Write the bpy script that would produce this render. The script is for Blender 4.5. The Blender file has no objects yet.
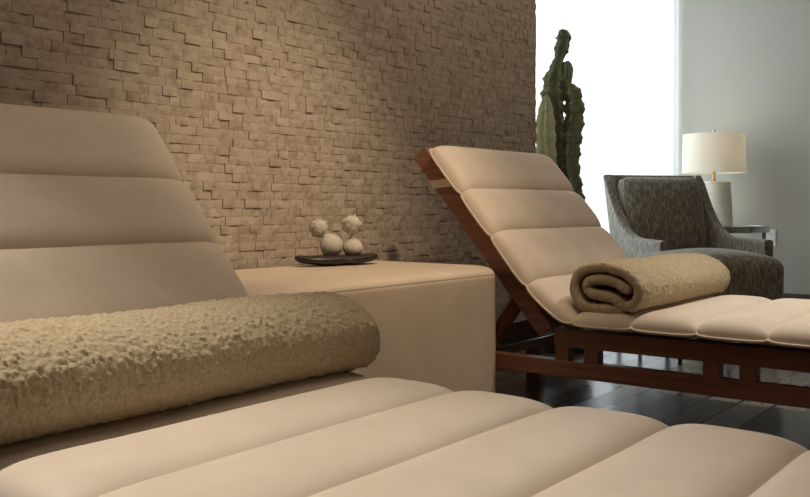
import bpy, bmesh, math, random
from mathutils import Vector, noise
from math import sin, cos, pi, radians, sqrt

random.seed(7)
S = bpy.context.scene
COL = S.collection

# ------------------------------------------------------------------ camera
cd = bpy.data.cameras.new('camera')
cam = bpy.data.objects.new('camera', cd)
COL.objects.link(cam)
cam.location = (0, 0, 0.71)
cam.rotation_euler = (radians(90), 0, radians(-52.2))
cd.sensor_width = 36.0
cd.lens = 896 / 810 * 36.0
cd.shift_y = -41.5 / 810
cd.clip_start = 0.02
S.camera = cam

# ------------------------------------------------------------------ world, lights, exposure
S.view_settings.view_transform = 'Standard'
S.view_settings.look = 'None'
S.view_settings.exposure = 0.0
S.view_settings.gamma = 1.0
w = bpy.data.worlds.new('sky')
S.world = w
w.use_nodes = True
w.node_tree.nodes['Background'].inputs[0].default_value = (0.88, 0.94, 1.0, 1)
w.node_tree.nodes['Background'].inputs[1].default_value = 1.0


def area(name, loc, aim, sx, sy, power, color):
    l = bpy.data.lights.new(name, 'AREA')
    l.shape = 'RECTANGLE'
    l.size = sx
    l.size_y = sy
    l.energy = power
    l.color = color
    o = bpy.data.objects.new(name, l)
    COL.objects.link(o)
    o.location = loc
    o.rotation_euler = (Vector(aim) - Vector(loc)).to_track_quat('-Z', 'Y').to_euler()
    return o


def spot(name, loc, aim, power, color, cone, blend=0.8, soft=0.06):
    l = bpy.data.lights.new(name, 'SPOT')
    l.energy = power
    l.color = color
    l.spot_size = radians(cone)
    l.spot_blend = blend
    l.shadow_soft_size = soft
    o = bpy.data.objects.new(name, l)
    COL.objects.link(o)
    o.location = loc
    o.rotation_euler = (Vector(aim) - Vector(loc)).to_track_quat('-Z', 'Y').to_euler()
    return o


WARM = (1.0, 0.77, 0.55)
WARM2 = (1.0, 0.80, 0.60)
SOFT = (1.0, 0.91, 0.80)
area('daylight', (5.1, 3.3, 1.5), (5.1, 2.0, 1.2), 3.0, 2.6, 115, (1.0, 0.985, 0.955))
area('added_ceiling_fill', (2.1, 1.0, 2.68), (2.1, 1.0, 0), 3.6, 1.2, 18.5, WARM2)  # added soft overhead fill, not a fitting of the room
spot('bench_downlight', (1.75, 0.60, 2.62), (2.03, 1.87, 0.68), 150, WARM, 46, 1.0)
spot('lounger_downlight', (0.35, 1.95, 2.62), (0.51, 0.84, 0.4), 212, SOFT, 45, 1.0)
spot('far_lounger_downlight', (3.2, 0.30, 2.62), (2.95, 0.52, 0.4), 155, SOFT, 57, 1.0)


# ------------------------------------------------------------------ material helpers
def mat(name):
    m = bpy.data.materials.new(name)
    m.use_nodes = True
    nt = m.node_tree
    return m, nt, nt.nodes, nt.links, nt.nodes['Principled BSDF']


def coords(N, L, scale=(1, 1, 1), kind='Object'):
    tc = N.new('ShaderNodeTexCoord')
    mp = N.new('ShaderNodeMapping')
    mp.inputs['Scale'].default_value = scale
    L.new(tc.outputs[kind], mp.inputs[0])
    return mp.outputs[0]


def noise_tex(N, L, vec, scale, detail=3, rough=0.5):
    n = N.new('ShaderNodeTexNoise')
    n.inputs['Scale'].default_value = scale
    n.inputs['Detail'].default_value = detail
    n.inputs['Roughness'].default_value = rough
    if vec is not None:
        L.new(vec, n.inputs['Vector'])
    return n


def ramp(N, L, fac, stops):
    r = N.new('ShaderNodeValToRGB')
    e = r.color_ramp.elements
    e[0].position, e[0].color = stops[0][0], (*stops[0][1], 1)
    e[1].position, e[1].color = stops[-1][0], (*stops[-1][1], 1)
    for p, c in stops[1:-1]:
        x = e.new(p)
        x.color = (*c, 1)
    L.new(fac, r.inputs[0])
    return r


def bump(N, L, height, bsdf, strength=0.3, dist=0.01):
    b = N.new('ShaderNodeBump')
    b.inputs['Strength'].default_value = strength
    b.inputs['Distance'].default_value = dist
    L.new(height, b.inputs['Height'])
    L.new(b.outputs[0], bsdf.inputs['Normal'])
    return b


def plain(name, color, rough=0.5, metal=0.0, nscale=40, var=0.08, bstr=0.05):
    m, nt, N, L, B = mat(name)
    v = coords(N, L)
    n = noise_tex(N, L, v, nscale)
    lo = tuple(c * (1 - var) for c in color)
    hi = tuple(min(1, c * (1 + var)) for c in color)
    r = ramp(N, L, n.outputs['Fac'], [(0.3, lo), (0.7, hi)])
    L.new(r.outputs[0], B.inputs['Base Color'])
    B.inputs['Roughness'].default_value = rough
    B.inputs['Metallic'].default_value = metal
    if bstr:
        bump(N, L, n.outputs['Fac'], B, bstr, 0.003)
    return m


def cream_leather(name, color, rough):
    m, nt, N, L, B = mat(name)
    v = coords(N, L)
    n = noise_tex(N, L, v, 9, 4, 0.6)
    lo = tuple(c * 0.93 for c in color)
    hi = tuple(min(1, c * 1.04) for c in color)
    r = ramp(N, L, n.outputs['Fac'], [(0.3, lo), (0.7, hi)])
    L.new(r.outputs[0], B.inputs['Base Color'])
    B.inputs['Roughness'].default_value = rough
    B.inputs['Specular IOR Level'].default_value = 0.35
    f = noise_tex(N, L, v, 420, 2)
    bump(N, L, f.outputs['Fac'], B, 0.10, 0.001)
    return m


M = {}
M['mattress'] = cream_leather('cream_mattress_vinyl', (0.69, 0.59, 0.485), 0.55)
M['bench'] = cream_leather('cream_bench_vinyl', (0.64, 0.53, 0.41), 0.42)
M['piping'] = plain('cream_piping', (0.62, 0.52, 0.41), 0.5)
M['strap'] = plain('cream_webbing', (0.62, 0.53, 0.42), 0.7, nscale=300)


def wood(name, a, b, axis, rough):
    m, nt, N, L, B = mat(name)
    sc = [60, 60, 60]
    sc[axis] = 3
    v = coords(N, L, sc)
    n = noise_tex(N, L, v, 1.0, 6, 0.6)
    r = ramp(N, L, n.outputs['Fac'], [(0.3, a), (0.7, b)])
    L.new(r.outputs[0], B.inputs['Base Color'])
    B.inputs['Roughness'].default_value = rough
    bump(N, L, n.outputs['Fac'], B, 0.08, 0.002)
    return m


WA, WB = (0.145, 0.060, 0.038), (0.28, 0.118, 0.073)
M['wood_y'] = wood('mahogany_lengthways', WA, WB, 1, 0.32)
M['wood_x'] = wood('mahogany_crossways', WA, WB, 0, 0.32)
M['wood_z'] = wood('mahogany_upright', WA, WB, 2, 0.32)


def stone():
    m, nt, N, L, B = mat('split_face_travertine')
    g = N.new('ShaderNodeNewGeometry')
    v = coords(N, L)
    r1 = ramp(N, L, g.outputs['Random Per Island'],
              [(0.0, (0.40, 0.335, 0.265)), (0.08, (0.47, 0.40, 0.32)), (0.6, (0.50, 0.43, 0.345)), (1.0, (0.54, 0.47, 0.385))])
    n = noise_tex(N, L, v, 28, 6, 0.65)
    r2 = ramp(N, L, n.outputs['Fac'], [(0.30, (0.62, 0.57, 0.52)), (0.5, (0.95, 0.94, 0.92)), (0.75, (1.06, 1.05, 1.04))])
    mx = N.new('ShaderNodeMix')
    mx.data_type = 'RGBA'
    mx.blend_type = 'MULTIPLY'
    mx.inputs[0].default_value = 1.0
    L.new(r1.outputs[0], mx.inputs[6])
    L.new(r2.outputs[0], mx.inputs[7])
    L.new(mx.outputs[2], B.inputs['Base Color'])
    B.inputs['Roughness'].default_value = 0.85
    n2 = noise_tex(N, L, v, 60, 8, 0.7)
    bump(N, L, n2.outputs['Fac'], B, 0.28, 0.006)
    return m


M['stone'] = stone()


def floor_mat():
    m, nt, N, L, B = mat('dark_wood_planks')
    v = coords(N, L)
    br = N.new('ShaderNodeTexBrick')
    br.inputs['Color1'].default_value = (0.075, 0.064, 0.055, 1)
    br.inputs['Color2'].default_value = (0.19, 0.165, 0.145, 1)
    br.inputs['Mortar'].default_value = (0.008, 0.006, 0.005, 1)
    br.inputs['Scale'].default_value = 1.0
    br.inputs['Brick Width'].default_value = 1.1
    br.inputs['Row Height'].default_value = 0.115
    br.inputs['Mortar Size'].default_value = 0.005
    br.offset = 0.37
    L.new(v, br.inputs['Vector'])
    v2 = coords(N, L, (4, 90, 1))
    n = noise_tex(N, L, v2, 1, 5)
    mx = N.new('ShaderNodeMix')
    mx.data_type = 'RGBA'
    mx.blend_type = 'MULTIPLY'
    mx.inputs[0].default_value = 0.6
    r = ramp(N, L, n.outputs['Fac'], [(0.3, (0.6, 0.6, 0.6)), (0.7, (1.2, 1.2, 1.2))])
    L.new(br.outputs['Color'], mx.inputs[6])
    L.new(r.outputs[0], mx.inputs[7])
    L.new(mx.outputs[2], B.inputs['Base Color'])
    B.inputs['Roughness'].default_value = 0.2
    inv = N.new('ShaderNodeMath')
    inv.operation = 'SUBTRACT'
    inv.inputs[0].default_value = 1.0
    L.new(br.outputs['Fac'], inv.inputs[1])
    bump(N, L, inv.outputs[0], B, 0.8, 0.003)
    rr = ramp(N, L, br.outputs['Color'], [(0.05, (0.16, 0.16, 0.16)), (0.17, (0.30, 0.30, 0.30))])
    L.new(rr.outputs[0], B.inputs['Roughness'])
    return m


M['floor'] = floor_mat()


def wallpaper():
    m, nt, N, L, B = mat('grey_linen_wallpaper')
    v = coords(N, L, (1, 420, 130))
    n = noise_tex(N, L, v, 1.0, 4, 0.6)
    v2 = coords(N, L, (1, 130, 420))
    n2 = noise_tex(N, L, v2, 1.0, 4, 0.6)
    ad = N.new('ShaderNodeMath')
    ad.operation = 'ADD'
    L.new(n.outputs['Fac'], ad.inputs[0])
    L.new(n2.outputs['Fac'], ad.inputs[1])
    r = ramp(N, L, ad.outputs[0], [(0.7, (0.40, 0.39, 0.345)), (1.3, (0.43, 0.42, 0.375))])
    L.new(r.outputs[0], B.inputs['Base Color'])
    B.inputs['Roughness'].default_value = 0.8
    bump(N, L, ad.outputs[0], B, 0.15, 0.002)
    return m


M['wallpaper'] = wallpaper()
M['paint'] = plain('warm_plaster', (0.50, 0.44, 0.37), 0.8)
M['ceiling'] = plain('white_ceiling', (0.60, 0.56, 0.50), 0.9)
M['baseboard'] = plain('brown_baseboard', (0.085, 0.058, 0.043), 0.45)
M['plinth'] = plain('grey_stone_skirting', (0.16, 0.15, 0.14), 0.6)
M['window_frame'] = plain('pale_window_frame', (0.55, 0.57, 0.58), 0.4)


def glass_pane():
    m, nt, N, L, B = mat('window_glass')
    N.remove(B)
    t = N.new('ShaderNodeBsdfTransparent')
    t.inputs[0].default_value = (0.95, 0.98, 1, 1)
    g = N.new('ShaderNodeBsdfGlossy')
    g.inputs['Roughness'].default_value = 0.03
    mx = N.new('ShaderNodeMixShader')
    mx.inputs[0].default_value = 0.06
    L.new(t.outputs[0], mx.inputs[1])
    L.new(g.outputs[0], mx.inputs[2])
    L.new(mx.outputs[0], N['Material Output'].inputs[0])
    return m


def sheer(name, color, transp, transl):
    m, nt, N, L, B = mat(name)
    N.remove(B)
    d = N.new('ShaderNodeBsdfDiffuse')
    d.inputs[0].default_value = (*color, 1)
    tl = N.new('ShaderNodeBsdfTranslucent')
    v = coords(N, L, (400, 400, 400))
    n = noise_tex(N, L, v, 1.0, 2)
    r = ramp(N, L, n.outputs['Fac'], [(0.3, tuple(c * 0.93 for c in color)), (0.7, color)])
    L.new(r.outputs[0], tl.inputs[0])
    mx = N.new('ShaderNodeMixShader')
    mx.inputs[0].default_value = transl
    L.new(d.outputs[0], mx.inputs[1])
    L.new(tl.outputs[0], mx.inputs[2])
    out = mx
    if transp > 0:
        t = N.new('ShaderNodeBsdfTransparent')
        m2 = N.new('ShaderNodeMixShader')
        m2.inputs[0].default_value = transp
        L.new(mx.outputs[0], m2.inputs[1])
        L.new(t.outputs[0], m2.inputs[2])
        out = m2
    L.new(out.outputs[0], N['Material Output'].inputs[0])
    return m


M['glass'] = glass_pane()
M['sheer'] = sheer('white_sheer_voile', (0.90, 0.93, 0.95), 0.22, 0.75)
M['shade'] = sheer('ivory_linen_shade', (0.88, 0.86, 0.79), 0.0, 0.5)


def chair_fabric():
    m, nt, N, L, B = mat('olive_dash_upholstery')
    v = coords(N, L, (90, 90, 28))
    n = noise_tex(N, L, v, 1.0, 2, 0.5)
    r = ramp(N, L, n.outputs['Fac'], [(0.38, (0.12, 0.106, 0.074)), (0.50, (0.165, 0.15, 0.112)), (0.64, (0.28, 0.26, 0.215))])
    L.new(r.outputs[0], B.inputs['Base Color'])
    B.inputs['Roughness'].default_value = 0.75
    B.inputs['Sheen Weight'].default_value = 0.3
    f = noise_tex(N, L, coords(N, L), 300, 2)
    bump(N, L, f.outputs['Fac'], B, 0.3, 0.002)
    return m


M['fabric'] = chair_fabric()


def terry():
    m, nt, N, L, B = mat('beige_terry_cloth')
    v = coords(N, L)
    n = noise_tex(N, L, v, 170, 3, 0.6)
    r = ramp(N, L, n.outputs['Fac'], [(0.3, (0.42, 0.34, 0.215)), (0.7, (0.60, 0.50, 0.35))])
    L.new(r.outputs[0], B.inputs['Base Color'])
    B.inputs['Roughness'].default_value = 0.95
    B.inputs['Specular IOR Level'].default_value = 0.1
    B.inputs['Sheen Weight'].default_value = 0.35
    B.inputs['Sheen Roughness'].default_value = 0.5
    B.inputs['Sheen Tint'].default_value = (0.8, 0.7, 0.5, 1)
    bump(N, L, n.outputs['Fac'], B, 0.6, 0.004)
    return m


M['terry'] = terry()
M['chrome'] = plain('brushed_chrome', (0.62, 0.62, 0.62), 0.18, 1.0, var=0.03, bstr=0)
M['table_glass'] = plain('pale_mirrored_top', (0.75, 0.78, 0.78), 0.06, 0.9, var=0.02, bstr=0)
M['brass'] = plain('brass', (0.65, 0.45, 0.18), 0.25, 1.0, var=0.05, bstr=0)
M['ceramic'] = plain('cream_ribbed_ceramic', (0.74, 0.72, 0.62), 0.4, var=0.04)
M['plastic'] = plain('white_outlet_plastic', (0.82, 0.82, 0.82), 0.35, var=0.02, bstr=0)
M['slot'] = plain('dark_slot', (0.03, 0.03, 0.03), 0.6)
M['tray'] = plain('dark_rough_wood', (0.022, 0.017, 0.012), 0.35, nscale=45, var=0.7, bstr=0.8)
M['muslin'] = plain('white_muslin', (0.56, 0.52, 0.45), 0.85, nscale=200, bstr=0.4)
M['pot'] = plain('dark_glazed_pot', (0.06, 0.055, 0.05), 0.4)
M['soil'] = plain('potting_soil', (0.03, 0.02, 0.014), 0.95, nscale=90, var=0.5, bstr=0.8)
M['dark_leg'] = plain('dark_stained_leg', (0.03, 0.018, 0.012), 0.4)
M['spine'] = plain('cactus_spine', (0.10, 0.08, 0.05), 0.7)
M['rod'] = plain('steel_rod', (0.30, 0.29, 0.28), 0.35, 0.9, var=0.05, bstr=0)

mb, ntb, Nb, Lb, Bb = mat('lamp_bulb')
Bb.inputs['Emission Color'].default_value = (1.0, 0.72, 0.40, 1)
Bb.inputs['Emission Strength'].default_value = 3


def cactus_mat(name, a, b):
    m, nt, N, L, B = mat(name)
    v = coords(N, L, (1, 1, 2.2))
    n = noise_tex(N, L, v, 30, 4, 0.6)
    r = ramp(N, L, n.outputs['Fac'], [(0.3, a), (0.7, b)])
    L.new(r.outputs[0], B.inputs['Base Color'])
    B.inputs['Roughness'].default_value = 0.55
    bump(N, L, n.outputs['Fac'], B, 0.25, 0.004)
    return m


M['cactus'] = cactus_mat('dark_green_cactus_skin', (0.11, 0.135, 0.08), (0.25, 0.29, 0.185))
M['cactus_lit'] = cactus_mat('lit_green_cactus_skin', (0.42, 0.48, 0.30), (0.62, 0.66, 0.48))  # light falling on the left stem, put into a paler skin colour


# ------------------------------------------------------------------ object helpers
def obj(name, verts, faces, material, parent=None, smooth=True):
    me = bpy.data.meshes.new(name)
    me.from_pydata([tuple(v) for v in verts], [], faces)
    me.update()
    return link(name, me, material, parent, smooth)


def link(name, me, material, parent=None, smooth=True):
    if smooth:
        me.polygons.foreach_set('use_smooth', [True] * len(me.polygons))
    me.materials.append(material)
    o = bpy.data.objects.new(name, me)
    COL.objects.link(o)
    if parent is not None:
        o.parent = parent
    return o


def from_bm(name, bm, material, parent=None, smooth=True):
    bmesh.ops.recalc_face_normals(bm, faces=bm.faces[:])
    me = bpy.data.meshes.new(name)
    bm.to_mesh(me)
    bm.free()
    return link(name, me, material, parent, smooth)


def sharp(o, angle=35):
    me = o.data
    bm = bmesh.new()
    bm.from_mesh(me)
    for e in bm.edges:
        if len(e.link_faces) == 2 and e.calc_face_angle(0) > radians(angle):
            e.smooth = False
    bm.to_mesh(me)
    bm.free()
    return o


def box_bm(x0, x1, y0, y1, z0, z1, bev=0.0, seg=2, bm=None):
    own = bmesh.new()
    r = bmesh.ops.create_cube(own, size=1)
    for v in own.verts:
        v.co = Vector(((x0 + x1) / 2 + v.co.x * (x1 - x0), (y0 + y1) / 2 + v.co.y * (y1 - y0), (z0 + z1) / 2 + v.co.z * (z1 - z0)))
    if bev:
        bmesh.ops.bevel(own, geom=own.edges[:], offset=bev, segments=seg, profile=0.5, affect='EDGES')
    if bm is None:
        return own
    tmp = bpy.data.meshes.new('tmp')
    own.to_mesh(tmp)
    own.free()
    bm.from_mesh(tmp)
    bpy.data.meshes.remove(tmp)
    return bm


def box(name, x0, x1, y0, y1, z0, z1, material, parent=None, bev=0.003, seg=2):
    return from_bm(name, box_bm(x0, x1, y0, y1, z0, z1, bev, seg), material, parent, smooth=bool(bev and seg > 2))


def prism_x(name, pts, x0, x1, material, parent=None, bev=0.003):
    """polygon pts (y,z) extruded along x"""
    bm = bmesh.new()
    a = [bm.verts.new((x0, y, z)) for y, z in pts]
    b = [bm.verts.new((x1, y, z)) for y, z in pts]
    n = len(pts)
    bm.faces.new(a)
    bm.faces.new(b[::-1])
    for i in range(n):
        bm.faces.new((a[i], b[i], b[(i + 1) % n], a[(i + 1) % n]))
    bmesh.ops.recalc_face_normals(bm, faces=bm.faces[:])
    if bev:
        bmesh.ops.bevel(bm, geom=bm.edges[:], offset=bev, segments=2, profile=0.5, affect='EDGES')
    return from_bm(name, bm, material, parent, smooth=False)


def tube_geo(path, radius, sides=8, cap=True, verts=None, faces=None):
    verts = [] if verts is None else verts
    faces = [] if faces is None else faces
    base = len(verts)
    n = len(path)
    P = [Vector(p) for p in path]
    up = None
    for i in range(n):
        t = (P[min(i + 1, n - 1)] - P[max(i - 1, 0)]).normalized()
        if up is None:
            up = Vector((0, 0, 1)) if abs(t.z) < 0.9 else Vector((1, 0, 0))
        s = t.cross(up).normalized()
        up = s.cross(t).normalized()
        r = radius[i] if isinstance(radius, (list, tuple)) else radius
        for k in range(sides):
            a = 2 * pi * k / sides
            verts.append(P[i] + (s * cos(a) + up * sin(a)) * r)
    for i in range(n - 1):
        for k in range(sides):
            a, b = base + i * sides + k, base + i * sides + (k + 1) % sides
            faces.append((a, b, b + sides, a + sides))
    if cap:
        faces.append(tuple(base + k for k in range(sides))[::-1])
        faces.append(tuple(base + (n - 1) * sides + k for k in range(sides)))
    return verts, faces


def tube(name, path, radius, material, parent=None, sides=8):
    v, f = tube_geo(path, radius, sides)
    return obj(name, v, f, material, parent)


def lathe(name, prof, material, parent=None, seg=48, at=(0, 0, 0), closed=False):
    v, f = [], []
    n = len(prof)
    for (r, z) in prof:
        for k in range(seg):
            a = 2 * pi * k / seg
            v.append((at[0] + r * cos(a), at[1] + r * sin(a), at[2] + z))
    m = n if closed else n - 1
    for i in range(m):
        j = (i + 1) % n
        for k in range(seg):
            f.append((i * seg + k, i * seg + (k + 1) % seg, j * seg + (k + 1) % seg, j * seg + k))
    if not closed:
        f.append(tuple(range(seg))[::-1])
        f.append(tuple((n - 1) * seg + k for k in range(seg)))
    return sharp(obj(name, v, f, material, parent), 40)


def tag(o, label, cat, group=None, kind=None):
    if label:
        o['label'] = label
    if cat:
        o['category'] = cat
    if group:
        o['group'] = group
    if kind:
        o['kind'] = kind
    return o


def thing(name, label, cat, loc=(0, 0, 0), rz=0.0, group=None):
    o = bpy.data.objects.new(name, None)
    o.empty_display_size = 0.1
    COL.objects.link(o)
    o.location = loc
    o.rotation_euler = (0, 0, rz)
    return tag(o, label, cat, group)


def struct(o):
    o['kind'] = 'structure'
    return o


def kids(o):
    return [c for c in bpy.data.objects if c.parent == o]


def copy_tree(o, parent=None):
    c = o.copy()
    COL.objects.link(c)
    if parent is not None:
        c.parent = parent
    for ch in kids(o):
        copy_tree(ch, c)
    return c


def catmull(pts, n=8):
    out = []
    P = [Vector(p) for p in pts]
    for i in range(len(P) - 1):
        p0, p1, p2, p3 = P[max(i - 1, 0)], P[i], P[i + 1], P[min(i + 2, len(P) - 1)]
        for k in range(n):
            t = k / n
            out.append(0.5 * ((2 * p1) + (p2 - p0) * t + (2 * p0 - 5 * p1 + 4 * p2 - p3) * t * t + (3 * p1 - p0 - 3 * p2 + p3) * t ** 3))
    out.append(P[-1])
    return out


def resample(pts, step=None, count=None):
    P = [Vector(p) for p in pts]
    d = [0.0]
    for a, b in zip(P, P[1:]):
        d.append(d[-1] + (b - a).length)
    n = count or max(2, int(d[-1] / step) + 1)
    out, j = [], 0
    for i in range(n):
        s = d[-1] * i / (n - 1)
        while j < len(P) - 2 and d[j + 1] < s:
            j += 1
        t = (s - d[j]) / max(1e-9, d[j + 1] - d[j])
        out.append(P[j].lerp(P[j + 1], t))
    return out


# ------------------------------------------------------------------ the room
WY = 2.14          # face of the stone wall
WEND = 3.79        # where the stone ends
GX = 6.40          # grey end wall
CZ = 2.70
WINY = 2.56        # inner face of the window wall
X0, Y0 = -2.6, -3.6

struct(box('floor', X0 - .1, GX + .1, Y0 - .1, 2.8, -0.08, 0, M['floor'], bev=0))
struct(box('ceiling', X0 - .1, GX + .1, Y0 - .1, 2.8, CZ, CZ + .1, M['ceiling'], bev=0))
struct(box('wall_right', GX, GX + .12, Y0, 2.8, 0, CZ, M['wallpaper'], bev=0))
struct(box('wall_left', X0 - .12, X0, Y0, 2.8, 0, CZ, M['paint'], bev=0))
struct(box('wall_front', X0, GX, Y0 - .12, Y0, 0, CZ, M['paint'], bev=0))
struct(box('baseboard_right', GX - .018, GX - .001, Y0, WINY - .001, 0.001, 0.125, M['baseboard'], bev=.003))


def brick_wall():
    v, f = [], []
    # backing slab
    bx0, bx1, by0, by1 = X0, WEND - 0.012, WY + 0.018, 2.78
    for z in (0, CZ):
        v += [(bx0, by0, z), (bx1, by0, z), (bx1, by1, z), (bx0, by1, z)]
    f += [(0, 1, 5, 4), (1, 2, 6, 5), (2, 3, 7, 6), (3, 0, 4, 7), (4, 5, 6, 7), (3, 2, 1, 0)]
    rng = random.Random(3)

    def brick(a0, a1, z0, z1, place, dmin):
        g = 0.0003
        a0 += g; a1 -= g; z0 += g; z1 -= g
        d = dmin + rng.random() ** 2.2 * 0.0048
        tw, tz = rng.uniform(-.0010, .0010), rng.uniform(-.0009, .0009)
        b = len(v)
        da = 0.004
        # rough split face: 3 x 3 grid
        for iz in range(3):
            for ia in range(4):
                fa, fz = ia / 3, iz / 2
                edge = 0.0008 if (ia in (0, 3) or iz in (0, 2)) else 0
                dd = d + tw * (fa - .5) * 2 + tz * (fz - .5) * 2 + rng.uniform(-.0005, .0005) - edge
                v.append(place(a0 + (a1 - a0) * fa, z0 + (z1 - z0) * fz, dd))
        for iz in range(2):
            for ia in range(3):
                q = b + iz * 4 + ia
                f.append((q, q + 1, q + 5, q + 4))
        rim = [0, 1, 2, 3, 7, 11, 10, 9, 8, 4]
        bb = len(v)
        pos = [(0, 0), (1/3, 0), (2/3, 0), (1, 0), (1, .5), (1, 1), (2/3, 1), (1/3, 1), (0, 1), (0, .5)]
        for fa, fz in pos:
            v.append(place(a0 + (a1 - a0) * fa, z0 + (z1 - z0) * fz, -0.016))
        for i in range(10):
            j = (i + 1) % 10
            f.append((b + rim[j], b + rim[i], bb + i, bb + j))

    H = 0.0272
    z = 0.0
    while z < CZ - 0.001:
        z1 = min(CZ, z + H)
        a = -0.4 - rng.random() * .06
        while a < WEND:
            l = rng.choice((0.036, 0.042, 0.046, 0.05, 0.056, 0.066)) * rng.uniform(.92, 1.08)
            a1 = min(WEND, a + l)
            if WEND - a1 < 0.025:
                a1 = WEND
            brick(a, a1, z, z1, lambda p, q, d: (p, WY - d, q), -0.003)
            a = a1
        a = WY + 0.001
        while a < 2.77:
            a1 = min(2.77, a + rng.choice((0.05, 0.06, 0.075)))
            brick(a, a1, z, z1, lambda p, q, d: (WEND - 0.004 + d * .6, p, q), -0.003)
            a = a1
        z = z1
    return obj('wall_back', v, f, M['stone'], None, smooth=False)


struct(brick_wall())

# window wall behind the sheer curtain
wx0, wx1, wz0, wz1 = 3.88, 6.385, 0.02, 2.55
bm = bmesh.new()
box_bm(WEND, wx0, WINY, 2.78, 0, CZ, 0, 1, bm)
box_bm(wx1, GX, WINY, 2.78, 0, CZ, 0, 1, bm)
box_bm(wx0, wx1, WINY, 2.78, 0, wz0, 0, 1, bm)
box_bm(wx0, wx1, WINY, 2.78, wz1, CZ, 0, 1, bm)
struct(from_bm('wall_window', bm, M['paint'], None, smooth=False))
bm = bmesh.new()
t = .05
for a, b in ((wx0, wx0 + t), (wx1 - t, wx1), (5.11, 5.16)):
    box_bm(a + .0005, b - .0005, 2.66, 2.72, wz0 + .001, wz1 - .001, 0.003, 1, bm)
for a, b in ((wz0, wz0 + t), (wz1 - t, wz1)):
    box_bm(wx0 + .001, wx1 - .001, 2.662, 2.718, a + .001, b - .001, 0.003, 1, bm)
wf = struct(from_bm('window_1', bm, M['window_frame'], None, smooth=False))
box('window_pane', wx0 + t, wx1 - t, 2.687, 2.693, wz0 + t, wz1 - t, M['glass'], wf, bev=0)


# ------------------------------------------------------------------ curtain
def curtain():
    root = thing('sheer_curtain', 'white sheer floor-length curtain glowing with daylight at the window', 'curtain', (5.1, 2.44, 0))
    xs0, xs1 = WEND + .03, GX - .03
    nx, nz = 420, 14
    v, f = [], []
    for j in range(nz):
        zz = 0.015 + (2.60 - 0.015) * j / (nz - 1)
        for i in range(nx):
            x = xs0 + (xs1 - xs0) * i / (nx - 1)
            ph = x * 2 * pi / 0.118 + 1.4 * sin(x * 3.1) + 0.9 * sin(x * 7.7 + 1)
            am = 0.022 + 0.010 * sin(x * 4.3)
            y = am * sin(ph) + 0.006 * sin(ph * 2.1 + zz * .8) + 0.004 * sin(zz * 2 + x * 5)
            v.append((x - 5.1, y, zz))
    for j in range(nz - 1):
        for i in range(nx - 1):
            a = j * nx + i
            f.append((a, a + 1, a + nx + 1, a + nx))
    obj('voile', v, f, M['sheer'], root)
    tube('curtain_rail', [(xs0 - 5.1, 0, 2.615), (xs1 - 5.1, 0, 2.615)], 0.012, M['chrome'], root)
    return root


curtain()


# ------------------------------------------------------------------ loungers
HX = 0.372          # half width of the frame
HM = 0.405          # half width of the mattress
ANG = radians(49.6)
HY, HZ = 1.358, 0.335      # hinge: front face of the back rail
DIRB = (cos(ANG), sin(ANG))
NRM = (-sin(ANG), cos(ANG))


def bp(s, d):
    """point on the back rest: s along it, d out from its front face"""
    return (HY + DIRB[0] * s + NRM[0] * d, HZ + DIRB[1] * s + NRM[1] * d)


FOOT = -0.78


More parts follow.
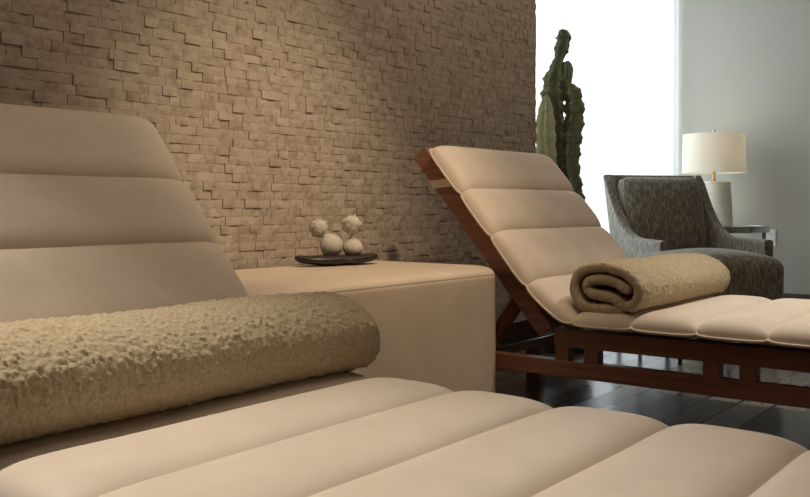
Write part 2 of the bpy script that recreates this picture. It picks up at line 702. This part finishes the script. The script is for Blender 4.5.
def make_lounger():
    root = thing('sun_lounger', '', 'lounger', (2.875, 0, 0))
    for s in (-1, 1):
        xo, xi = s * HX, s * (HX - 0.042)
        a, b = min(xo, xi), max(xo, xi)
        box('side_rail', a, b, FOOT, 1.352, 0.275, 0.330, M['wood_y'], root)
        box('lower_rail', a, b, FOOT, 1.86, 0.181, 0.232, M['wood_y'], root)
        prism_x('backrest_rail', [bp(0.0, 0), bp(0.768, 0), bp(0.768, -.062), bp(0.0, -.058)], a, b, M['wood_y'], root)
        for yc in (1.276, 0.81, 0.345, -0.12, -0.585):
            for q in (-.05, .05):
                box('post', a + .002, b - .002, yc + q - .0235, yc + q + .0235, 0.231, 0.276, M['wood_z'], root, bev=.002)
        for yl in (1.83, -0.72):
            box('leg', a + .001, b - .001, yl - .03, yl + .03, 0, 0.182, M['wood_z'], root)
        # stay that props the back rest up
        xs0, xs1 = (s * (HX - .046), s * (HX - .076))
        top, bot = bp(0.165, -.03), (1.645, 0.215)
        dx, dz = top[0] - bot[0], top[1] - bot[1]
        ln = sqrt(dx * dx + dz * dz)
        nx_, nz_ = -dz / ln * .021, dx / ln * .021
        prism_x('backrest_stay', [(bot[0] + nx_, bot[1] + nz_), (top[0] + nx_, top[1] + nz_), (top[0] - nx_, top[1] - nz_), (bot[0] - nx_, bot[1] - nz_)],
                min(xs0, xs1), max(xs0, xs1), M['wood_z'], root)
    box('crossbar', -HX + .04, HX - .04, 1.60, 1.645, 0.262, 0.312, M['wood_x'], root)
    box('crossbar', -HX + .04, HX - .04, 1.60, 1.645, 0.205, 0.236, M['wood_x'], root)
    box('crossbar', -HX + .04, HX - .04, 1.80, 1.85, 0.184, 0.229, M['wood_x'], root)
    box('crossbar', -HX + .04, HX - .04, FOOT + .005, FOOT + .05, 0.184, 0.325, M['wood_x'], root)
    tube('steel_rod', [(-HX + .04, 1.60, 0.249), (HX - .04, 1.60, 0.249)], 0.010, M['rod'], root)
    # slats under the mattress
    y = FOOT + .09
    while y < 1.30:
        box('slat', -HX + .041, HX - .041, y, y + .06, 0.306, 0.326, M['wood_x'], root, bev=.002)
        y += .12
    s = .06
    while s < .75:
        prism_x('slat', [bp(s, -.006), bp(s + .06, -.006), bp(s + .06, -.026), bp(s, -.026)], -HX + .041, HX - .041, M['wood_x'], root, bev=.002)
        s += .125

    # mattress: path of its underside in (y,z)
    pth = [(FOOT - .01, .332), (0.2, .332), (0.8, .332), (1.15, .332), (1.277, .334), (1.345, .360)]
    pth += [bp(0.14, .002), bp(0.30, .002), bp(0.5, .002), bp(0.728, .002)]
    fine = resample(catmull([(p[0], p[1], 0) for p in pth], 24), step=.002)
    # arc length zero at the fold
    arc, fold = [0.0], 0
    for a, b in zip(fine, fine[1:]):
        arc.append(arc[-1] + (b - a).length)
    fold = min(range(len(fine)), key=lambda i: abs(fine[i].x - 1.277))
    s0, s1 = -arc[fold], arc[-1] - arc[fold]

    def at(sv):
        sv = max(s0, min(s1, sv))
        i = min(len(fine) - 2, max(0, int((sv - s0) / (s1 - s0) * (len(fine) - 1))))
        p = fine[i].lerp(fine[i + 1], max(0, min(1, (sv - s0 - arc[i]) / max(1e-9, arc[i + 1] - arc[i]))))
        j0, j1 = max(0, i - 22), min(len(fine) - 1, i + 22)
        t = (fine[j1] - fine[j0]).normalized()
        return p, Vector((-t.y, t.x, 0)), t

    seams = [s1, .596, .414, .209, 0]
    k = 1
    while -.193 * k > s0 + .1:
        seams.append(-.193 * k)
        k += 1
    seams.append(s0)
    seams = sorted(seams)
    rows = []
    for pa, pb in zip(seams, seams[1:]):
        n = 22
        for i in range(n):
            u = i / n
            u = 0.5 - 0.5 * cos(pi * u)
            rows.append((pa + (pb - pa) * u, 1 - abs(2 * u - 1) ** 3.8, pa, pb))
    rows.append((s1, 0, 0, 0))
    NT = 26
    prof = []
    for i in range(NT + 1):
        tt = -cos(pi * i / NT)
        tt = math.copysign(abs(tt) ** .8, tt)
        prof.append(tt)
    v, f = [], []
    edgeL, edgeR = [], []
    ring = 2 * NT
    first_last = (0, len(rows) - 1)
    for ri, (sv, c, pa, pb) in enumerate(rows):
        p, nn, tt = at(sv)
        ch = max(0.0, c) ** .62
        end = ri in first_last
        hw = HM - .009 * (1 - max(0.0, c) ** .35)
        top_h = (.027 + .026 * ch)
        bot_h = .017
        mid = .0165 + .0085 * (1 - max(0.0, c) ** .35)
        bot_h = mid - .0015
        if end:
            top_h, bot_h = .004, .004
        q = []
        for ti in prof:
            e = max(0.0, 1 - abs(ti) ** 15) ** .5
            wob = .0016 * noise.noise(Vector((ti * 2.2, sv * 7, 1.3))) * e
            q.append((ti * hw, mid + top_h * e + wob))
        for ti in prof[-2:0:-1]:
            e = max(0.0, 1 - abs(ti) ** 8) ** .5
            q.append((ti * hw, mid - bot_h * e))
        for (x, h) in q:
            v.append((x, p.x + nn.x * h, p.y + nn.y * h))
        edgeL.append((-hw - .0015, p.x + nn.x * mid, p.y + nn.y * mid))
        edgeR.append((hw + .0015, p.x + nn.x * mid, p.y + nn.y * mid))
    for r in range(len(rows) - 1):
        for k in range(ring):
            a, b = r * ring + k, r * ring + (k + 1) % ring
            f.append((a, b, b + ring, a + ring))
    f.append(tuple(range(ring))[::-1])
    f.append(tuple((len(rows) - 1) * ring + k for k in range(ring)))
    mt = obj('mattress', v, f, M['mattress'], root)
    sb = mt.modifiers.new('sub', 'SUBSURF')
    sb.levels = sb.render_levels = 1
    path = edgeL + [Vector((x, edgeL[-1][1], edgeL[-1][2])) for x in (-.2, 0, .2)] + edgeR[::-1]
    tube('piping', path, .0042, M['piping'], mt, 8)
    # webbing straps that tie the mattress to the back rest
    for s in (-1, 1):
        a0, a1, b0, b1 = bp(.570, .022), bp(.605, .022), bp(.665, -.064), bp(.630, -.064)
        xo, xi = s * (HX + .004), s * (HX - .046)
        prism_x('strap', [a0, a1, b0, b1], min(xo, xi), max(xo, xi), M['strap'], mt, bev=.0015)
    return root


far_l = make_lounger()
near_l = copy_tree(far_l)
near_l.location = (0.928, 0, 0)
tag(far_l, 'dark red-brown wooden lounger with cream mattress beyond the cream bench, its frame in view', 'lounger', 'spa loungers')
tag(near_l, 'cream channelled lounger closest to the viewer, its seat filling the foreground', 'lounger', 'spa loungers')


# ------------------------------------------------------------------ rolled towels
def make_towel():
    # centre line of the cloth in (a = towards the foot, z)
    cl = [(.168, .019), (.13, .0185), (.09, .019), (.05, .027), (.024, .054), (.018, .087), (.034, .121), (.075, .140), (.13, .142),
          (.185, .127), (.222, .096), (.226, .060), (.206, .034), (.178, .036), (.145, .054), (.105, .059), (.074, .066), (.060, .084), (.074, .102),
          (.11, .107), (.15, .101), (.190, .082)]
    path = resample(catmull([(a, z, 0) for a, z in cl], 10), step=.0027)
    n = len(path)
    TH = .0165
    L = .815
    nx = 300
    v, f = [], []
    capn = 5
    # outline of the ribbon: one side, round cap, other side, round cap
    out = []
    N_ = []
    for i in range(n):
        t = (path[min(i + 1, n - 1)] - path[max(i - 1, 0)]).normalized()
        N_.append(Vector((-t.y, t.x, 0)))
    left = [(path[i], N_[i], i) for i in range(n)]
    ring = [(p, nn, 1) for p, nn, i in left]
    tEnd = (path[-1] - path[-2]).normalized()
    for k in range(1, capn):
        a = pi * k / capn
        ring.append((path[-1], N_[-1] * cos(a) + tEnd * sin(a), 1))
    ring += [(p, -nn, 1) for p, nn, i in left[::-1]]
    tS = (path[0] - path[1]).normalized()
    for k in range(1, capn):
        a = pi * k / capn
        ring.append((path[0], -N_[0] * cos(a) + tS * sin(a), 1))
    m = len(ring)
    for j in range(nx):
        u = j / (nx - 1)
        x = -L / 2 + L * u
        e = min(x + L / 2, L / 2 - x)
        rr = .016
        k = 1.0 if e > rr else (0.35 + .65 * sqrt(max(0, 1 - ((rr - e) / rr) ** 2)))
        # soft, slightly uneven bulk along the length
        for (p, nn, _) in ring:
            q = Vector((p.x, p.y, 0))
            sag = 1 + .05 * noise.noise(Vector((x * 4, 3.3, 0)))
            sx = .010 * noise.noise(Vector((x * 3.2, p.y * 6, 7.1)))
            endin = .95 if False else 1.0
            ly, lz = q.x + sx, q.y * sag
            base = Vector((x * 125, ly * 125, lz * 125))
            d = (abs(noise.noise(base)) * .0075 - .0015 + noise.noise(base * .4 + Vector((5, 1, 2))) * .0014) * min(1.0, .35 + e / .03)
            h = TH * k - .0012 + d
            v.append((x + noise.noise(Vector((p.x * 30, p.y * 30, u * 2))) * .004 + (.004 * d / .002 if e < .004 else 0), -(ly + nn.x * h) + .12, max(0.0005, lz + nn.y * h)))
    for j in range(nx - 1):
        for i in range(m):
            a, b = j * m + i, j * m + (i + 1) % m
            f.append((a, a + m, b + m, b))
    # end caps: quads between both sides of the ribbon
    opp = lambda i: n + capn - 1 + (n - 1 - i)
    for base, flip in ((0, False), ((nx - 1) * m, True)):
        for i in range(n - 1):
            q = (base + i, base + i + 1, base + opp(i + 1), base + opp(i))
            f.append(q[::-1] if flip else q)
        c1 = [base + n - 1 + k for k in range(capn + 1)]
        f.append(tuple(c1[::-1] if flip else c1))
        c2 = [base + opp(0) + k for k in range(capn)] + [base]
        f.append(tuple(c2[::-1] if flip else c2))
    return obj('bath_towel', v, f, M['terry'], None)


tw = make_towel()
tw.location = (2.905, 1.187, 0.381)
tag(tw, 'rolled beige terry towel with spiral end showing, on the lounger beyond the bench', 'towel', 'rolled towels on the loungers')
tw2 = tw.copy()
COL.objects.link(tw2)
tw2.location = (0.93, 1.215, 0.383)
tag(tw2, 'large rolled beige terry towel in the left foreground, on the closest lounger', 'towel', 'rolled towels on the loungers')


# ------------------------------------------------------------------ upholstered bench
def bench():
    root = thing('upholstered_bench', 'cream upholstered block bench with rounded corners against the stone wall', 'bench', (1.90, 1.79, 0))
    hx, hy = .567, .29
    R = .10

    def outline(hx, hy, R, n=10):
        pts = []
        for cx, cy, a0 in ((hx - R, hy - R, 0), (-hx + R, hy - R, 90), (-hx + R, -hy + R, 180), (hx - R, -hy + R, 270)):
            for k in range(n + 1):
                a = radians(a0 + 90 * k / n)
                pts.append((cx + R * cos(a), cy + R * sin(a)))
        return pts
    n = len(outline(hx, hy, R))

    def stack(name, layers, mat_, par, crown=None):
        v, f = [], []
        for (ins, z) in layers:
            for (x, y) in outline(hx - ins, hy - ins, max(.01, R - ins)):
                v.append((x, y, z))
        for i in range(len(layers) - 1):
            for k in range(n):
                a, b = i * n + k, i * n + (k + 1) % n
                f.append((a, b, b + n, a + n))
        f.append(tuple(range(n))[::-1])
        f.append(tuple((len(layers) - 1) * n + k for k in range(n)))
        return obj(name, v, f, mat_, par)
    stack('body', [(.006, .05), (.001, .06), (0, .10), (-.002, .25), (0, .42), (0, .470), (.0004, .486), (.0012, .4955), (.0020, .4967)], M['bench'], root)
    stack('padded_top', [(.0018, .4968), (.0014, .4975), (.003, .502), (.0075, .5085), (.015, .514), (.026, .5185), (.042, .5218), (.062, .524), (.09, .5252), (.14, .5258), (.22, .526)], M['bench'], root)
    stack('plinth', [(.04, 0), (.04, .05)], M['dark_leg'], root)
    return root


bench()


# ------------------------------------------------------------------ tray with herbal compresses
def tray():
    v, f = [], []
    nu, nv = 30, 16
    for i in range(nu + 1):
        u = -1 + 2 * i / nu
        for k in range(nv):
            a = 2 * pi * k / nv
            wd = .058 * max(0.02, (1 - abs(u) ** 3.2)) ** .6
            hh = .0155 * max(0.05, (1 - abs(u) ** 4)) ** .5
            y = wd * cos(a)
            z = .017 + hh * math.copysign(abs(sin(a)) ** .7, sin(a)) + .010 * abs(u) ** 3
            nz = noise.noise(Vector((u * 5, cos(a) * 2, sin(a) * 2))) * .0035
            v.append((u * .152, y + nz, max(0.0008, z + nz)))
    for i in range(nu):
        for k in range(nv):
            a, b = i * nv + k, i * nv + (k + 1) % nv
            f.append((a, b, b + nv, a + nv))
    f.append(tuple(range(nv))[::-1])
    f.append(tuple(nu * nv + k for k in range(nv)))
    o = obj('wooden_tray', v, f, M['tray'], None)
    o.location = (2.115, 1.912, .5255)
    o.rotation_euler = (0, 0, radians(-16))
    return tag(o, 'small dark rough-hewn boat-shaped tray on the cream bench', 'tray')


tray()


def compress(loc, r, squash, lean_dir, lean, hl, label, head):
    root = thing('herbal_compress', label, 'massage compress', loc, 0, 'herbal compresses on the tray')
    v, f = [], []
    ns, nr = 40, 22
    rz = r * squash
    ld = Vector((cos(lean_dir), sin(lean_dir), 0))
    ax = (ld * sin(lean) + Vector((0, 0, 1)) * cos(lean)).normalized()
    sx = ax.cross(Vector((0, 1, 0))).normalized()
    sy = ax.cross(sx)
    c = Vector((0, 0, rz * .93))
    for i in range(nr + 1):
        th = pi * i / nr
        for k in range(ns):
            a = 2 * pi * k / ns
            pl = 1 + .035 * sin(a * 11 + 1.5 * sin(th * 3)) * max(0, -cos(th) + .6) * .6
            rad = r * sin(th) * pl
            h = -cos(th) * rz
            if h > 0:
                pinch = (h / rz) ** 4
                h = h + pinch * r * .15
            p = c + (sx * cos(a) + sy * sin(a)) * rad + ax * h
            v.append((p.x, p.y, max(0.0005, p.z)))
    for i in range(nr):
        for k in range(ns):
            a, b = i * ns + k, i * ns + (k + 1) % ns
            f.append((a, b, b + ns, a + ns))
    obj('pouch', v, f, M['muslin'], root)
    p0 = c + ax * (rz * 1.05)
    p1 = c + ax * (rz + hl)
    pts = [p0.lerp(p1, t) for t in (0, .25, .5, .75, 1)]
    tube('neck', pts, [r * .36, r * .29, r * .27, r * .29, r * .36], M['muslin'], root, 14)
    v, f = [], []
    for k in range(7):
        pass
    # ruffled tuft of cloth
    ns, nr = 36, 14
    for i in range(nr + 1):
        th = pi * i / nr
        for k in range(ns):
            a = 2 * pi * k / ns
            d = Vector((sin(th) * cos(a), sin(th) * sin(a), -cos(th)))
            q = 1 + .16 * noise.noise(d * 2.6 + Vector((r * 90, 2, 1))) + .30 * noise.noise(d * 6.5 + Vector((4, r * 50, 1)))
            fl = .80 + .20 * min(1, i / nr * 1.7)
            p = p1 + ax * (head * .62) + (sx * d.x * fl + sy * d.y * fl) * head * q + ax * d.z * head * .92 * q
            v.append(p)
    for i in range(nr):
        for k in range(ns):
            a, b = i * ns + k, i * ns + (k + 1) % ns
            f.append((a, b, b + ns, a + ns))
    obj('tied_top', v, f, M['muslin'], root)
    return root


RV = Vector((.613, -.79, 0))
FV = Vector((.79, .613, 0))
tz = .553
bl = FV * 2.865 + RV * (-.2345)
br_ = FV * 2.88 + RV * (-.167)
compress((bl.x, bl.y, tz), .037, .95, math.atan2(.79, -.613), radians(36), .015, 'left white cloth herbal compress, larger and leaning left, on the dark tray', .029)
compress((br_.x, br_.y, tz), .0325, .84, math.atan2(.79, -.613), radians(4), .027, 'right white cloth herbal compress with upright tied stem, on the dark tray', .031)


# ------------------------------------------------------------------ cactus
def cactus():
    base = FV * 4.45 + RV * .775
    root = thing('potted_cactus', 'tall dark green columnar cactus standing before the curtain by the stone wall', 'potted cactus', (base.x, base.y, 0))
    lathe('pot', [(.12, .0), (.13, .01), (.165, .28), (.172, .30), (.172, .315), (.155, .315), (.15, .28)], M['pot'], root)
    lathe('soil', [(.148, .272), (.149, .282), (.05, .288)], M['soil'], root)

    def stem(pts, mname, ribs, twist, depth, scal):
        P = []
        for (px, py, hw) in pts:
            lat = (px - 405) / 896 * 4.45 - .775
            P.append((RV.x * lat + FV.x * depth, RV.y * lat + FV.y * depth, .71 + (207 - py) / 896 * 4.45, hw / 896 * 4.45))
        C = [Vector(p[:3]) for p in P]
        dense, rad = [], []
        n = 14
        cc = catmull(C, n)
        rr = catmull([(p[3], 0, 0) for p in P], n)
        dense, rad = cc, [max(.004, r.x) for r in rr]
        seg = ribs * 10
        v, f = [], []
        acc = 0
        tips = []
        for i, p in enumerate(dense):
            if i:
                acc += (dense[i] - dense[i - 1]).length
            t = (dense[min(i + 1, len(dense) - 1)] - dense[max(i - 1, 0)]).normalized()
            s = t.cross(FV).normalized()
            u = s.cross(t)
            R = rad[i] * 1.12
            wav = 1 + scal * (sin(acc * 2 * pi / .075) + .5 * sin(acc * 2 * pi / .031))
            for k in range(seg):
                a = 2 * pi * k / seg
                rb = abs(cos((a - twist) * ribs / 2))
                q = R * (.30 + .70 * rb ** 2.6 * wav)
                v.append(p + (s * cos(a) + u * sin(a)) * q)
            if i % 3 == 0:
                for b in range(ribs):
                    a = twist + 2 * pi * b / ribs
                    d = s * cos(a) + u * sin(a)
                    tips.append((p + d * R * (.30 + .70 * wav), d))
        for i in range(len(dense) - 1):
            for k in range(seg):
                a, b = i * seg + k, i * seg + (k + 1) % seg
                f.append((a, b, b + seg, a + seg))
        f.append(tuple(range(seg))[::-1])
        f.append(tuple((len(dense) - 1) * seg + k for k in range(seg)))
        st = obj('stem', v, f, M[mname], root)
        v, f = [], []
        for p, d in tips:
            tube_geo([p - d * .002, p + d * .007], [.0022, .0004], 4, True, v, f)
        sp = obj('spines', v, f, M['spine'], st)
        sp['kind'] = 'stuff'
        return st

    low = 207 + (.71 - .28) * 896 / 4.45
    # tallest column
    stem([(563, low, 8), (562, 215, 8), (559, 180, 8.5), (557, 150, 8.5), (556, 125, 9), (554, 105, 10), (553, 90, 10), (555, 75, 8.5), (558.5, 62, 5), (561, 52, 6),
          (563.5, 43, 7), (564, 36, 6.5), (562, 31, 3), (561.5, 29.5, 1)], 'cactus', 5, .3, 0, .17)
    # right column
    stem([(576, low, 8), (576, 215, 8), (573, 190, 8), (569, 165, 9), (570, 140, 10), (573, 117, 9.5), (572, 100, 9), (569, 90, 7), (567.5, 86.5, 3)], 'cactus', 4, .6, -.04, .15)
    # short offshoot
    stem([(560, 100, 4), (563, 92, 5), (566, 82, 6), (568, 72, 6), (568.5, 64, 4.5), (567.5, 60, 1.5)], 'cactus', 4, .2, .04, .06)
    # left column, painted paler as if lit
    stem([(556, low, 8), (550, 215, 9), (547, 190, 9), (544, 165, 9.5), (543, 140, 9.5), (543, 120, 8.5), (543.5, 108, 6), (544, 99, 3), (544, 96, 1)], 'cactus_lit', 5, .9, -.07, .08)
    return root


cactus()


# ------------------------------------------------------------------ armchair
def armchair():
    root = thing('armchair', 'olive dash-patterned armchair with sweeping back and low arms by the curtain', 'armchair', (4.93, 1.985, 0), radians(-36))
    # plan path of the shell, local: x across, -y to the front
    hw, yb, yf = .315, .03, -.54
    plan = []
    for k in range(9):
        t = k / 8
        plan.append((-hw - .02 * (1 - t) ** 1.2, yf + (yb - .07 - yf) * t))
    for k in range(1, 6):
        a = radians(180 - 90 * k / 6)
        plan.append((-hw + .07 + .07 * cos(a), yb - .07 + .07 * sin(a)))
    for k in range(0, 9):
        plan.append((-hw + .07 + (2 * hw - .14) * k / 8, yb + .012 * sin(pi * k / 8)))
    half = plan[:9 + 5]
    plan += [(-x, y) for x, y in half[::-1]]
    path = resample(catmull([(x, y, 0) for x, y in plan], 5), step=.018)
    n = len(path)
    TOP, ARM, BOT = .895, .55, .27
    TH = .055
    rows = 16
    v, f = [], []

    def topz(p):
        # 0 at the back, 1 at the arm front
        d = (yb - .055 - p.y) / (yb - .055 - yf)
        if d <= 0:
            return TOP
        d = min(1, d)
        g = max(0.0, 1 - d / .66)
        return ARM + (TOP - ARM - .0) * g ** 3.4 - .012 * d
    ring = []
    inner = []
    for i, p in enumerate(path):
        t = (path[min(i + 1, n - 1)] - path[max(i - 1, 0)]).normalized()
        nn = Vector((-t.y, t.x, 0))      # outwards
        if nn.dot(Vector((p.x, p.y + .25, 0))) < 0:
            nn = -nn
        zt = topz(p)

        def q(off, z):
            lean = max(0.0, z - .42) * .20
            wide = 1 + max(0.0, z - .55) * .10
            return Vector((p.x * wide + nn.x * off, p.y + nn.y * off + lean * max(0.0, min(1.0, 1 + (p.y - yb) / .5)), z))
        col = []
        for r in range(rows):
            col.append(q(0, BOT + (zt - .012 - BOT) * r / (rows - 1)))
        col.append(q(-.006, zt - .003))
        col.append(q(-.014, zt))
        col.append(q(-TH + .014, zt))
        col.append(q(-TH + .006, zt - .003))
        for r in range(rows):
            col.append(q(-TH, zt - .012 - (zt - .012 - BOT) * r / (rows - 1)))
        ring.append(col)
    m = len(ring[0])
    for col in ring:
        v += col
    for i in range(n - 1):
        for k in range(m):
            a, b = i * m + k, i * m + (k + 1) % m
            f.append((a, a + m, b + m, b))
    f.append(tuple(range(m)))
    f.append(tuple((n - 1) * m + k for k in range(m))[::-1])
    bm = bmesh.new()
    me = bpy.data.meshes.new('t')
    me.from_pydata([tuple(x) for x in v], [], f)
    bm.from_mesh(me)
    sh = from_bm('shell', bm, M['fabric'], root)
    sharp(sh, 50)

    def cushion(name, cx, cy, cz, sx, sy, sz, r, crown, rot):
        bm = bmesh.new()
        bmesh.ops.create_cube(bm, size=1)
        bmesh.ops.subdivide_edges(bm, edges=bm.edges[:], cuts=9, use_grid_fill=True)
        for vv in bm.verts:
            c = vv.co * 2
            d = Vector((c.x * sx / 2, c.y * sy / 2, c.z * sz / 2))
            inn = Vector((max(-sx / 2 + r, min(sx / 2 - r, d.x)), max(-sy / 2 + r, min(sy / 2 - r, d.y)), max(-sz / 2 + r, min(sz / 2 - r, d.z))))
            o = d - inn
            if o.length > 1e-6:
                # map cube corner region to a rounded one
                mx_ = max(abs(o.x), abs(o.y), abs(o.z))
                o = o.normalized() * mx_
            p = inn + o
            kx = 1 - (p.x / (sx / 2)) ** 2
            if rot == 'back':
                kz = 1 - (p.z / (sz / 2)) ** 2
                p.y += (-crown if c.y < 0 else 0) * max(0, kx) * max(0, kz)
            else:
                ky = 1 - (p.y / (sy / 2)) ** 2
                p.z += (crown if c.z > 0 else 0) * max(0, kx) * max(0, ky)
            vv.co = p
        o = from_bm(name, bm, M['fabric'], root)
        o.location = (cx, cy, cz)
        return o
    b = cushion('back_cushion', 0, -.030, .655, .515, .10, .45, .045, .03, 'back')
    b.rotation_euler = (radians(-11), 0, 0)
    cushion('seat_cushion', 0, -.28, .385, .515, .50, .13, .04, .02, 'seat')
    box('seat_base', -.255, .255, -.52, -.03, .275, .32, M['fabric'], root, bev=.01)
    for sx in (-1, 1):
        for y in (-.50, -.02):
            lathe('leg', [(.009, 0), (.018, .275)], M['dark_leg'], root, 16, (sx * .27, y, 0))
    return root


armchair()


def footstool():
    root = thing('footstool', 'olive dash-patterned upholstered footstool with domed top in front of the armchair', 'footstool', (4.25, 1.485, 0), radians(-36))
    sx, sy = .59, .44
    n = 26
    bm = bmesh.new()
    bmesh.ops.create_cube(bm, size=1)
    bmesh.ops.subdivide_edges(bm, edges=bm.edges[:], cuts=15, use_grid_fill=True)
    h0, h1 = .20, .49
    sz = h1 - h0
    r = .06
    for vv in bm.verts:
        c = vv.co * 2
        d = Vector((c.x * sx / 2, c.y * sy / 2, c.z * sz / 2))
        rb = r
        inn = Vector((max(-sx / 2 + rb, min(sx / 2 - rb, d.x)), max(-sy / 2 + rb, min(sy / 2 - rb, d.y)), max(-sz / 2 + rb, min(sz / 2 - rb, d.z))))
        o = d - inn
        if o.length > 1e-6:
            mx_ = max(abs(o.x), abs(o.y), abs(o.z))
            o = o.normalized() * mx_
        p = inn + o
        kx, ky = 1 - (p.x / (sx / 2)) ** 2, 1 - (p.y / (sy / 2)) ** 2
        if c.z > 0:
            p.z += .045 * max(0, kx) ** .8 * max(0, ky) ** .8 - .02 * c.z
        p.x *= 1 + .03 * (p.z / sz)
        p.z += (h0 + h1) / 2
        vv.co = p
    from_bm('upholstered_body', bm, M['fabric'], root)
    for a in (-1, 1):
        for b in (-1, 1):
            lathe('leg', [(.009, 0), (.016, .205)], M['dark_leg'], root, 16, (a * .25, b * .17, 0))
    return root


footstool()


# ------------------------------------------------------------------ side table, lamp, outlet
TX, TY = 5.94, 2.0
side = thing('side_table', 'round chrome-rimmed side table holding the lamp behind the armchair', 'side table', (TX, TY, 0))
lathe('table_top', [(.305, .548), (.316, .55), (.316, .583), (.312, .585)], M['table_glass'], side, 64)
lathe('rim', [(.317, .546), (.324, .546), (.324, .586), (.317, .586)], M['chrome'], side, 64, closed=True)
for k in range(4):
    a = radians(-52.2 + 90 * k - 8)
    tube('leg', [(.298 * cos(a), .298 * sin(a), 0), (.298 * cos(a), .298 * sin(a), .549)], .013, M['chrome'], side, 12)
lathe('lower_ring', [(.285, .10), (.310, .10), (.310, .118), (.285, .118)], M['chrome'], side, 64, closed=True)

LX, LY, LZ = 6.03, 2.05, .586
lamp = thing('table_lamp', 'cream ribbed table lamp with ivory drum shade on the round side table', 'lamp', (LX, LY, LZ))
prof = [(.055, 0), (.118, 0.0), (.122, .006)]
nrib = 17
for k in range(nrib):
    z0 = .008 + .285 * k / nrib
    dz = .285 / nrib
    rr = .122 - .016 * (k / nrib)
    prof += [(rr - .003, z0), (rr, z0 + dz * .3), (rr, z0 + dz * .75), (rr - .003, z0 + dz)]
prof += [(.102, .296), (.03, .298)]
lathe('lamp_base', prof, M['ceramic'], lamp, 64)
lathe('neck', [(.02, .298), (.022, .304), (.012, .312), (.009, .345), (.014, .35), (.014, .372), (.004, .374), (.004, .612), (.0, .613)], M['brass'], lamp, 24)
sz0, sz1 = .352, .612
shade = lathe('lamp_shade', [(.203, sz0), (.2055, sz0), (.200, sz1), (.1975, sz1)], M['shade'], lamp, 72, closed=True)
for k in range(3):
    a = 2 * pi * k / 3 + .4
    tube('shade_spoke', [(.004 * cos(a), .004 * sin(a), sz1 - .012), (.198 * cos(a), .198 * sin(a), sz1 - .012)], .0018, M['brass'], lamp, 6)
lathe('finial', [(.003, .612), (.010, .615), (.006, .622), (.011, .630), (.008, .640), (.001, .643)], M['brass'], lamp, 20)
bulb = lathe('bulb', [(.010, .376), (.014, .39), (.028, .425), (.030, .445), (.020, .470), (.004, .478)], mb, lamp, 24)
pl = bpy.data.lights.new('lamp_glow', 'POINT')
pl.energy = 1.0
pl.color = (1.0, 0.72, 0.40)
pl.shadow_soft_size = .03
po = bpy.data.objects.new('lamp_glow', pl)
COL.objects.link(po)
po.parent = lamp
po.location = (0, 0, .525)

outlet = thing('wall_outlet', 'white double wall outlet low on the grey wall beside the side table', 'outlet', (GX, 1.788, .497))
box('cover_plate', -.007, -.0005, -.036, .036, -.058, .058, M['plastic'], outlet, bev=.002)
for s in (-1, 1):
    soc = box('socket', -.0095, -.006, -.017, .017, s * .026 - .015, s * .026 + .015, M['plastic'], outlet, bev=.0015)
    for y in (-.007, .007):
        box('slot', -.0103, -.0085, y - .0013, y + .0013, s * .026 - .002, s * .026 + .008, M['slot'], soc, bev=0)
    box('slot', -.0103, -.0085, -.003, .003, s * .026 - .011, s * .026 - .006, M['slot'], soc, bev=0)
